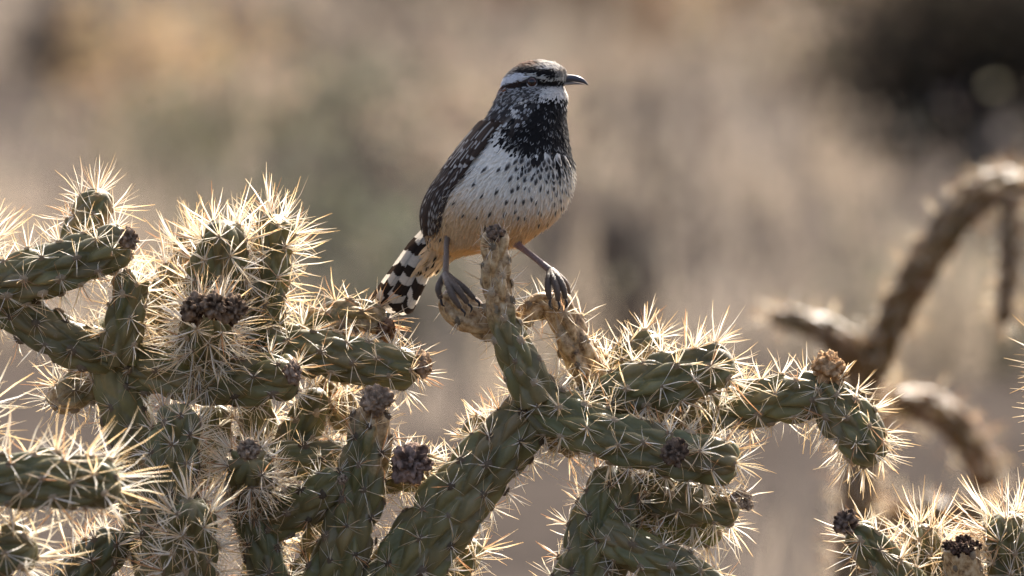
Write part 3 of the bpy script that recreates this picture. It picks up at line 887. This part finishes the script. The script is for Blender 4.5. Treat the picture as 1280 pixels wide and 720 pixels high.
def feathers(name, Y, PH, length, width, lift, parent, rg, modes, base_off=-0.0006, drops=False):
    p = body_pt(Y, PH)
    e = 0.01
    tu = body_pt(Y, PH + e) - p
    tv = body_pt(np.clip(Y + 0.6, 76, 329.5), PH) - p
    nrm = unit(np.cross(tu, tv))
    cen = body_pt(Y, PH, -4.0)
    nrm = nrm * np.sign(((p - cen) * nrm).sum(1, keepdims=True))
    al = body_par(Y)[4]
    back_ = np.stack([-np.cos(al), np.sin(al), 0 * al], -1)        # towards the tail, level
    hw = (1 - sstep(104, 132, Y))[:, None]
    flow = back_ * (0.50 + 0.7 * hw) + np.array([0, 0, -1.0]) * (1 - 0.72 * hw) + rg.normal(0, 0.10, (len(Y), 3))
    flow = unit(flow - nrm * (flow * nrm).sum(1, keepdims=True))
    side = np.cross(nrm, flow)
    t = np.linspace(0, 1, 6)
    prof = np.array([0.55, 0.95, 1.0, 0.95, 0.66, 0.10])
    xx = np.linspace(-1, 1, 5)
    N = len(Y)
    T = t[None, :, None, None]
    X = xx[None, None, :, None]
    L = length[:, None, None, None]
    Wd = width[:, None, None, None] * prof[None, :, None, None]
    n4, f4, s4 = nrm[:, None, None], flow[:, None, None], side[:, None, None]
    V = p[:, None, None] + f4 * (T - 0.35) * L + s4 * X * Wd / 2 + n4 * (base_off + lift[:, None, None, None] * T ** 1.3 - X ** 2 * Wd * 0.12 + 0.00025 * T * rg.random((N, 1, 1, 1)))
    jy = rg.normal(0, 1, N)
    col, spot, bib, bk, hd = plumage(np.clip(Y + jy * (1.0 + 5.0 * sstep(117, 126, Y)), 76, 329), PH + rg.normal(0, 0.06, N))
    C = np.repeat(np.repeat(col[:, None, None], 6, 1), 5, 2)
    mixed = (bib > 0.02) & (bib < 0.98)
    pick = np.where((rg.random(N) < bib)[:, None], np.array([0.013, 0.011, 0.010]), np.array([0.78, 0.72, 0.62]))
    C = np.where(mixed[:, None, None, None], pick[:, None, None], C)
    C = C * rg.uniform(0.86, 1.10, (N, 1, 1, 1))
    r = rg.random(N)
    # dark drop near the tip
    sm = np.exp(-((X[..., 0] / 0.62) ** 2 + ((T[..., 0] - 0.74) / 0.24) ** 2) ** 1.5)[..., None]
    m = ((r < spot)[:, None, None, None]) * sm
    C = C * (1 - m) + np.array([0.015, 0.011, 0.009]) * m
    # pale flecks in the bib
    m = ((r < 0.20 + 0.25 * sstep(150, 200, Y)) * (bib > 0.5))[:, None, None, None] * (np.abs(X) > 0.6)
    C = C * (1 - m) + np.array([0.55, 0.52, 0.47]) * m
    if drops:
        m = np.exp(-((X / 0.75) ** 2 + ((T - 0.66) / 0.36) ** 2) ** 3)
        C = C * (1 - m) + np.array([0.014, 0.011, 0.010]) * m
    # pale shaft streaks on neck and back
    m = ((r < 0.50 - 0.12 * sstep(130, 200, Y)) * (bk > 0.5))[:, None, None, None] * np.exp(-(X / 0.38) ** 2) * (T > 0.25)
    C = C * (1 - m) + np.array([0.56, 0.53, 0.49]) * m
    # cheek: fine dark and pale streaks
    ck = hd & (Y > 105)
    pale = C.mean(-1, keepdims=True) < 0.5
    m = ((r < 0.46) & ck)[:, None, None, None] * (np.abs(X) < 0.75) * pale
    C = C * (1 - 0.85 * m) + 0.85 * m * np.array([0.03, 0.026, 0.024])
    m = ((r > 0.62) & ck & (Y > 109))[:, None, None, None] * (np.abs(X) < 0.6) * pale * (T > 0.2)
    C = C * (1 - 0.8 * m) + 0.8 * m * np.array([0.50, 0.48, 0.45])
    cr = hd & (Y < 92)
    m = ((r < 0.16) & cr)[:, None, None, None] * (np.abs(X) < 0.6)
    C = C * (1 - 0.8 * m) + 0.8 * m * np.array([0.02, 0.016, 0.013])
    q = (grid_quads(6, 5, wrap=False)[None] + (np.arange(N) * 30)[:, None, None]).reshape(-1, 4)
    o = mesh(name, V, q, None, M_FEATHER, parent, C.reshape(-1, 3))
    o['kind'] = 'stuff'
    return o


def make_wren():
    rg = np.random.default_rng(77)
    # body: one continuous surface
    yy = 75.6 + (330 - 75.6) * (1 - np.cos(np.linspace(0, np.pi, 190))) / 2
    ph = np.linspace(-np.pi, np.pi, 120, endpoint=False)
    Y, PH = np.meshgrid(yy, ph, indexing='ij')
    V = body_pt(Y.ravel(), PH.ravel())
    col = plumage(Y.ravel(), PH.ravel())[0]
    n = len(V)
    V = np.vstack([V, body_pt(np.array([75.6]), np.array([0.0])).mean(0) * 0 + P(672, 75.2, BD - 32 * .55 * PXM * 100), P(549, 331, BD + 91 * .55 * PXM * 100)])
    col = np.vstack([col, col[:1], col[-1:]])
    i = np.arange(120)
    j = (i + 1) % 120
    tr = np.vstack([np.stack([j, i, np.full(120, n)], 1), np.stack([189 * 120 + i, 189 * 120 + j, np.full(120, n + 1)], 1)])
    body = mesh('body', V, grid_quads(190, 120), tr, M_FEATHER, wren, col)
    # contour feathers, spread by area
    A = np.linspace(77, 327, 500)
    dens = body_par(A)[2] + 6
    cdf = np.cumsum(dens) / dens.sum()
    N = 8200
    fy = np.interp(rg.random(N), cdf, A)
    fy = fy[fy > 122]
    fp = rg.uniform(-np.pi, np.pi, len(fy))
    sc_ = 0.75 + 0.25 * sstep(130, 190, fy)
    feathers('contour_feathers', fy, fp, rg.uniform(0.0065, 0.0105, len(fy)) * sc_, rg.uniform(0.0021, 0.0034, len(fy)) * sc_, rg.uniform(0.0006, 0.0014, len(fy)), body, rg, None)
    N = 4600
    fy = rg.uniform(76.5, 126, N)
    fp = rg.uniform(-np.pi, np.pi, N)
    ok = ~((np.abs(body_par(fy)[0] + body_par(fy)[2] * np.cos(fp) - 670.5 - 3) < 10.5) & (np.abs(fy - 102.5) < 7.5) & (fp > 0))
    fy, fp = fy[ok], fp[ok]
    feathers('head_feathers', fy, fp, rg.uniform(0.0030, 0.0048, len(fy)), rg.uniform(0.0010, 0.0017, len(fy)), rg.uniform(0.0005, 0.0010, len(fy)), body, rg, None, base_off=0.0001)
    # downy belly filaments, finer
    N = 5200
    fy = rg.uniform(205, 326, N)
    fp = rg.uniform(-1.6, 1.9, N)
    feathers('belly_down', fy, fp, rg.uniform(0.007, 0.012, N), rg.uniform(0.0005, 0.0010, N), rg.uniform(0.0008, 0.0022, N), body, rg, None)

    # breast feathers with a black drop, thick below the bib and sparse on the belly
    pts = []
    for _ in range(6000):
        y_, p_ = rg.uniform(197, 304), rg.uniform(-1.9, 1.9)
        gap = 4.6 + 4.5 * sstep(205, 262, y_) + 7 * sstep(262, 296, y_) + 9 * sstep(0.75, 1.4, abs(p_))
        x_ = p_ * float(body_par(np.array(y_))[2]) * 0.9
        if all((x_ - b[2]) ** 2 + ((y_ - b[0]) * 0.62) ** 2 > gap ** 2 for b in pts):
            pts.append((y_, p_, x_))
    pts = np.array(pts)
    big = 1 - 0.35 * sstep(205, 270, pts[:, 0])
    feathers('spotted_feathers', pts[:, 0], pts[:, 1], rg.uniform(0.0070, 0.0098, len(pts)) * big, rg.uniform(0.0029, 0.0044, len(pts)) * big, rg.uniform(0.0016, 0.0026, len(pts)), body, rg, None, base_off=0.0, drops=True)

    # eye
    for s_ in (1, -1):
        # angle at which the head surface has X = 670.5
        cx, dc, a, b, al = [float(q) for q in body_par(np.array(102.5))]
        pe = math.acos((670.5 - cx) / a) * s_
        c0 = body_pt(np.array([102.5]), np.array([pe]), 0.0)[0]
        cin = body_pt(np.array([102.5]), np.array([pe]), -6.0)[0]
        nn = unit(c0 - cin)
        ce = c0 - nn * 0.0002
        u = np.linspace(0, np.pi, 16)
        v = np.linspace(0, 2 * np.pi, 24, endpoint=False)
        U, VV = np.meshgrid(u, v, indexing='ij')
        d = np.stack([np.sin(U) * np.cos(VV), np.sin(U) * np.sin(VV), np.cos(U)], -1)
        a1 = unit(np.cross(nn, np.array([0, 0, 1.0])))
        a2 = np.cross(nn, a1)
        E = ce + (d[..., 0:1] * a1 + d[..., 1:2] * a2 + d[..., 2:3] * nn) * 0.0031
        ec = np.where(U[..., None] < 0.5, np.array([0.003, 0.002, 0.002]), np.array([0.035, 0.009, 0.005]))
        eye = mesh('eye', E, grid_quads(16, 24), None, M_EYE, wren, ec.reshape(-1, 3))
        # eyelid ring
        th = np.linspace(0, 2 * np.pi, 26, endpoint=False)
        k_ = np.linspace(0, 2 * np.pi, 8, endpoint=False)
        TT, KK = np.meshgrid(th, k_, indexing='ij')
        rr = 0.0030 + 0.00035 * np.cos(KK)
        Rg = ce + nn * 0.0012 + (np.cos(TT) * rr)[..., None] * a1 + (np.sin(TT) * rr)[..., None] * a2 + (0.0005 * np.sin(KK))[..., None] * nn
        q = grid_quads(27, 8)
        q = q % (26 * 8)
        mesh('eyelid', Rg, q, None, M_SKIN, eye, np.repeat(np.where(np.sin(th) * a2[2] < -0.35, 0.42, 0.03), 8)[:, None] * np.ones(3))

    # bill: two curved mandibles
    def mandible(up, lo, name, c0, c1, wid):
        n_ = 26
        U_, _ = spline(np.array([[*q, 0] for q in up], float), n_)
        L_, _ = spline(np.array([[*q, 0] for q in lo], float), n_)
        cx, cy = (U_[:, 0] + L_[:, 0]) / 2, (U_[:, 1] + L_[:, 1]) / 2
        hx, hy = (U_[:, 0] - L_[:, 0]) / 2, (U_[:, 1] - L_[:, 1]) / 2
        hl = np.hypot(hx, hy)
        th = np.linspace(0, 2 * np.pi, 18, endpoint=False)
        t = np.linspace(0, 1, n_)
        wd = wid * (1 - t ** 1.3) + 0.5
        px = cx[:, None] + hx[:, None] * np.cos(th)
        py = cy[:, None] + hy[:, None] * np.cos(th)
        dz = wd[:, None] * np.sin(th)
        dc = -(700 - 640) * 0.30 - (px - 700) * math.tan(math.radians(10))
        V = P(px, py, BD + (dc + dz) * PXM * 100)
        cc = np.array(c0)[None] * (1 - t[:, None]) + np.array(c1)[None] * t[:, None]
        cc = np.repeat(cc[:, None], 18, 1).reshape(-1, 3)
        tr = np.stack([(n_ - 1) * 18 + np.arange(16), (n_ - 1) * 18 + np.arange(16) + 1, np.full(16, (n_ - 1) * 18 + 17)], 1)
        return mesh(name, V, grid_quads(n_, 18), tr, M_BILL, wren, cc)

    mandible([(694, 93), (708, 93), (720, 94.2), (730, 98.8), (735.5, 106)], [(694, 103), (708, 102.5), (718, 102.3), (728, 103.8), (734.8, 106.8)], 'upper_bill', (0.035, 0.034, 0.045), (0.05, 0.045, 0.05), 6)
    mandible([(692, 102.5), (706, 102.4), (716, 102.4), (725, 103.6), (731, 105)], [(692, 109.5), (704, 108), (714, 106.2), (724, 105.6), (731, 105.6)], 'lower_bill', (0.36, 0.28, 0.21), (0.09, 0.08, 0.08), 5)

    # wings: each large feather on its own
    k = np.linspace(0, 1, 22)
    xa = np.linspace(-1, 1, 9)
    for side_ in (1, -1):
        y0, p0 = np.meshgrid(np.linspace(158, 286, 26), np.linspace(1.78, 2.62, 14), indexing='ij')
        Vw = body_pt(y0.ravel(), p0.ravel() * side_, 2.6)
        cw = np.tile(np.array([0.05, 0.034, 0.024]), (len(Vw), 1))
        wing = mesh('wing', Vw, grid_quads(26, 14, wrap=False), None, M_FEATHER, wren, cw)

        def quill(nm, ya, pa, yb, pb, wmax, off0, off1, kind):
            ys = ya + (yb - ya) * k
            ps = pa + (pb - pa) * k
            prof = np.minimum(1, (k + 0.12) * 4) * np.sqrt(np.clip(1 - k ** 5, 0, 1))
            cl = body_pt(ys, ps * side_, off0 + (off1 - off0) * k)
            ci = body_pt(ys, ps * side_, -5.0)
            nn = unit(cl - ci)
            tt = unit(np.gradient(cl, axis=0))
            bb = unit(np.cross(nn, tt))
            ww = wmax * PXM * prof / 2
            V = cl[:, None] + bb[:, None] * (xa[None, :, None] * ww[:, None, None]) - nn[:, None] * ((xa ** 2)[None, :, None] * ww[:, None, None] * 0.25)
            kk, xx = np.meshgrid(k, xa, indexing='ij')
            c_ = np.tile(np.array([0.050, 0.031, 0.021]), (22, 9, 1)) * rg.uniform(0.75, 1.5)
            if kind == 'bar':
                nb = max(2.0, (yb - ya) / 11.0)
                sg = rg.choice([-1, 1])
                f = (np.sin((kk * nb * rg.uniform(0.75, 1.2) + 0.35 * xx * sg) * 2 * np.pi + rg.uniform(0, 6)) > rg.uniform(0.1, 0.6)) & (xx * sg > rg.uniform(0.0, 0.4))
            else:
                f = (np.abs(xx - rg.uniform(-0.4, 0.4)) < rg.uniform(0.15, 0.32)) & (kk > rg.uniform(0.1, 0.5)) & (kk < rg.uniform(0.8, 1.0))
                if rg.random() < 0.35:
                    f = (kk > 0.85)
            c_[f] = np.array([0.42, 0.38, 0.33]) * rg.uniform(0.7, 1.1)
            c_[(np.abs(xx) < 0.12) & (kind == 'bar')] = np.array([0.02, 0.014, 0.011])
            mesh(nm, V, grid_quads(22, 9, wrap=False), None, M_FEATHER, wing, c_.reshape(-1, 3))

        for q in range(9):                                           # flight feathers
            f = q / 8
            quill('flight_feather', 205 + 6 * f, 1.78 + 0.66 * f, 297 - 4 * abs(f - .5), 1.98 + 0.36 * f, 10.5, 3.6 + 1.8 * f, 3.2 + 2.4 * f, 'bar')
        for q in range(9):
            f = q / 8
            quill('greater_covert', 182 + 5 * f, 1.74 + 0.82 * f, 236 + 4 * math.sin(q * 2.1), 1.82 + 0.72 * f, 10.5, 4.4, 6.2, 'bar')
        for row in range(4):
            for q in range(9):
                f = (q + 0.5 * (row % 2)) / 8.5
                ya = 152 + row * 11 + rg.uniform(-3, 3)
                quill('covert', ya, 1.66 + 0.95 * f, ya + 27, 1.72 + 0.90 * f, 9.5, 3.4 + row * 0.5, 5.6 + row * 0.5, 'streak')

    # tail: twelve barred feathers, fanned a little
    def tailfeather(o0, o1, dep, wmax, phase, ln):
        k = np.linspace(0, 1, 100)
        xa = np.linspace(-1, 1, 15)
        a0 = np.array([540.0 + o0 * 0.62, 296.0 + o0 * 0.42])
        a1 = np.array([486.0 + o1 * 0.85, 388.0 + o1 * 0.46])
        a1 = a0 + (a1 - a0) * ln
        c2 = a0[None] + (a1 - a0)[None] * k[:, None]
        dcm = (640 - c2[:, 0]) * 0.50 * PXM * 100 + BD + dep - 0.25 * np.sin(k * np.pi)
        prof = np.minimum(1, (k + 0.25) * 2.2) * np.clip((1 - k) / 0.06, 0, 1) ** 0.5
        dr = unit(a1 - a0)
        sd = np.array([-dr[1], dr[0]])
        px = c2[:, 0:1] + sd[0] * xa * (wmax / 2 * prof)[:, None]
        py = c2[:, 1:2] + sd[1] * xa * (wmax / 2 * prof)[:, None]
        V = P(px, py, dcm[:, None] + 0.06 * xa[None] ** 2)
        kk, xx = np.meshgrid(k, xa, indexing='ij')
        sl_, fr_ = rg.uniform(-0.22, 0.22), rg.uniform(3.1, 3.9)
        wob = noise(np.stack([kk * 9 + phase * 20, xx * 1.6, 0 * kk + wmax], -1), 1.0)
        w_ = np.sin((kk * fr_ + phase + sl_ * xx + 0.13 * xx ** 2 + 0.10 * wob) * 2 * np.pi) + 0.25 * noise(np.stack([kk * 22, xx * 3 + phase * 9, 0 * kk], -1), 1.0)
        f = w_ > (0.12 + 0.3 * np.sin(kk * 9 + phase * 5))
        c_ = np.where(f[..., None], np.array([0.54, 0.49, 0.41]), np.array([0.028, 0.019, 0.014]))
        c_ = np.where((np.abs(xx) < 0.1)[..., None], c_ * 0.75, c_)
        return mesh('tail_feather', V, grid_quads(100, 15, wrap=False), None, M_FEATHER, tail, c_.reshape(-1, 3))
    # tail base: the fleshy stub the feathers grow from
    tb = spline(np.array([[560, 286, 0], [545, 306, 0], [532, 330, 0]], float), 14)[0]
    th = np.linspace(0, 2 * np.pi, 16, endpoint=False)
    rr = np.linspace(17, 6, 14)
    Vt = P(tb[:, 0:1] + rr[:, None] * np.cos(th) * 0.8, tb[:, 1:2] + rr[:, None] * np.cos(th) * 0.55, BD + 2.4 + (rr[:, None] * np.sin(th) * 0.35) * PXM * 100)
    ct = np.tile(np.array([0.60, 0.44, 0.26]), (14 * 16, 1))
    tail = mesh('tail', Vt, grid_quads(14, 16), None, M_FEATHER, wren, ct)
    for o0, o1, dep, wm, phs, ln in ((-16, -22, 0.95, 15, .1, 1.0), (-12, -15, 1.0, 16, .45, 1.02), (16, 22, 0.9, 14, .3, 0.94), (12, 16, 1.0, 16, .8, 0.98),
                                     (-7, -9, 0.6, 17, .55, 1.0), (7, 10, 0.5, 17, .15, 0.98), (0, 0, 0.75, 18, .4, 1.03),
                                     (-11, -17, 0.45, 15, .88, 0.97), (14, 20, 0.35, 15, .42, 0.93), (1, 2, 0.25, 21, .12, 0.96)):
        tailfeather(o0, o1, dep, wm, phs, ln)
    # under-tail coverts: loose buff feathers with dark drops
    N = 420
    f = rg.random(N)
    cxx = 566 - 28 * f + rg.normal(0, 7, N) * (1 - 0.3 * f)
    cyy = 296 + 32 * f + rg.normal(0, 4, N)
    p = P(cxx, cyy, BD + 1.0 + 1.2 * f + rg.normal(0, 0.12, N))
    L = rg.uniform(0.007, 0.012, N)
    Wd = rg.uniform(0.0018, 0.003, N)
    fl = unit(np.array([-0.62, 0.35, -0.9])[None] + rg.normal(0, 0.16, (N, 3)))
    nn = unit(np.array([0.35, -0.9, -0.3])[None] + rg.normal(0, 0.15, (N, 3)))
    sd = unit(np.cross(nn, fl))
    t = np.linspace(0, 1, 6)
    prof = np.array([0.5, 0.95, 1.0, 0.9, 0.6, 0.08])
    xx = np.linspace(-1, 1, 5)
    V = p[:, None, None] + fl[:, None, None] * (t[None, :, None, None] * L[:, None, None, None]) + sd[:, None, None] * (xx[None, None, :, None] * prof[None, :, None, None] * Wd[:, None, None, None] / 2)
    C = np.tile(np.array([0.66, 0.50, 0.31]), (N, 6, 5, 1)) * rg.uniform(0.85, 1.15, (N, 1, 1, 1))
    m = (rg.random(N) < 0.14)[:, None, None, None] * (np.abs(xx)[None, None, :, None] < 0.7) * (np.abs(t - 0.7)[None, :, None, None] < 0.25)
    C = np.where(m, np.array([0.02, 0.015, 0.012]), C)
    o = mesh('undertail_coverts', V, (grid_quads(6, 5, wrap=False)[None] + (np.arange(N) * 30)[:, None, None]).reshape(-1, 4), None, M_FEATHER, tail, C.reshape(-1, 3))
    o['kind'] = 'stuff'

    # legs and feet
    def limb(name, pts, wd, parent, c0, c1, knuckles=0.0, nn_=26):
        ctrl = np.array([[*P(*q)] for q in pts])
        wd = np.interp(np.linspace(0, 1, len(pts)), np.linspace(0, 1, len(wd)), wd) * PXM / 2
        c4, L = spline(np.hstack([ctrl, wd[:, None]]), nn_)
        T, A, B = frames(c4[:, :3])
        th = np.linspace(0, 2 * np.pi, 12, endpoint=False)
        s = np.linspace(0, 1, nn_)
        R = c4[:, 3] * (1 + knuckles * np.sin(s * 2 * np.pi * 5) ** 2)
        R[0] *= 0.6
        R[-1] *= 0.35
        V = c4[:, None, :3] + (np.cos(th)[None, :, None] * A[:, None] + np.sin(th)[None, :, None] * B[:, None]) * R[:, None, None]
        cc = np.array(c0)[None] * (1 - s[:, None]) + np.array(c1)[None] * s[:, None]
        tr = np.stack([(nn_ - 1) * 12 + np.arange(10), (nn_ - 1) * 12 + np.arange(10) + 1, np.full(10, (nn_ - 1) * 12 + 11)], 1)
        return mesh(name, V, grid_quads(nn_, 12), tr, M_SKIN, parent, np.repeat(cc[:, None], 12, 1).reshape(-1, 3))

    def foot(leg, hub, toes, c):
        for path, cl in toes:
            pts = [hub] + path
            toe = limb('toe', pts, [8.5, 8.5, 7.8, 5.5], leg, c, c, 0.22)
            e = path[-1]
            limb('claw', [e, ((e[0] + cl[0]) / 2 + cl[3], (e[1] + cl[1]) / 2 + cl[4], (e[2] + cl[2]) / 2 - 0.1), cl[:3]], [3.6, 3.0, 1.0], toe, (0.035, 0.03, 0.03), (0.02, 0.018, 0.018), 0, 12)

    grey_ = (0.17, 0.11, 0.07)
    dark_ = (0.10, 0.068, 0.045)
    lg = limb('leg', [(566, 284, BD - 0.2), (559, 300, BD - 0.9), (558, 320, -0.5), (557, 345, -1.2)], [14, 7.5, 7.0, 8.5], wren, grey_, grey_, 0.06)
    foot(lg, (557, 343, -1.3), [([(563, 352, -2.6), (574, 364, -3.2), (585, 380, -3.1)], (588, 391, -2.7, 3, -1)),
                                ([(560, 354, -2.7), (566, 370, -3.3), (576, 386, -3.2)], (580, 396, -2.8, 3, 0)),
                                ([(566, 350, -2.2), (580, 360, -2.6), (594, 374, -2.8)], (598, 386, -2.6, 3, -1)),
                                ([(551, 352, -1.2), (548, 362, -1.4), (551, 374, -1.4)], (556, 383, -1.3, -1, 2))], dark_)
    lg = limb('leg', [(638, 298, BD - 0.6), (651, 309, BD - 1.0), (668, 322, -0.6), (689, 339, -1.0)], [14, 8.5, 7.5, 9], wren, (0.30, 0.17, 0.13), (0.17, 0.125, 0.11), 0.06)
    foot(lg, (689, 338, -1.0), [([(697, 347, -1.9), (704, 360, -2.1), (707, 374, -1.9)], (706, 386, -1.6, 2, 0)),
                                ([(692, 349, -2.0), (696, 362, -2.3), (698, 377, -2.1)], (697, 389, -1.8, 2, 0)),
                                ([(686, 349, -1.8), (685, 362, -2.1), (688, 375, -2.0)], (690, 386, -1.7, -2, 0)),
                                ([(697, 345, -0.2), (707, 355, 0.6), (711, 369, 1.0)], (708, 380, 1.1, 2, 0))], dark_)


make_wren()
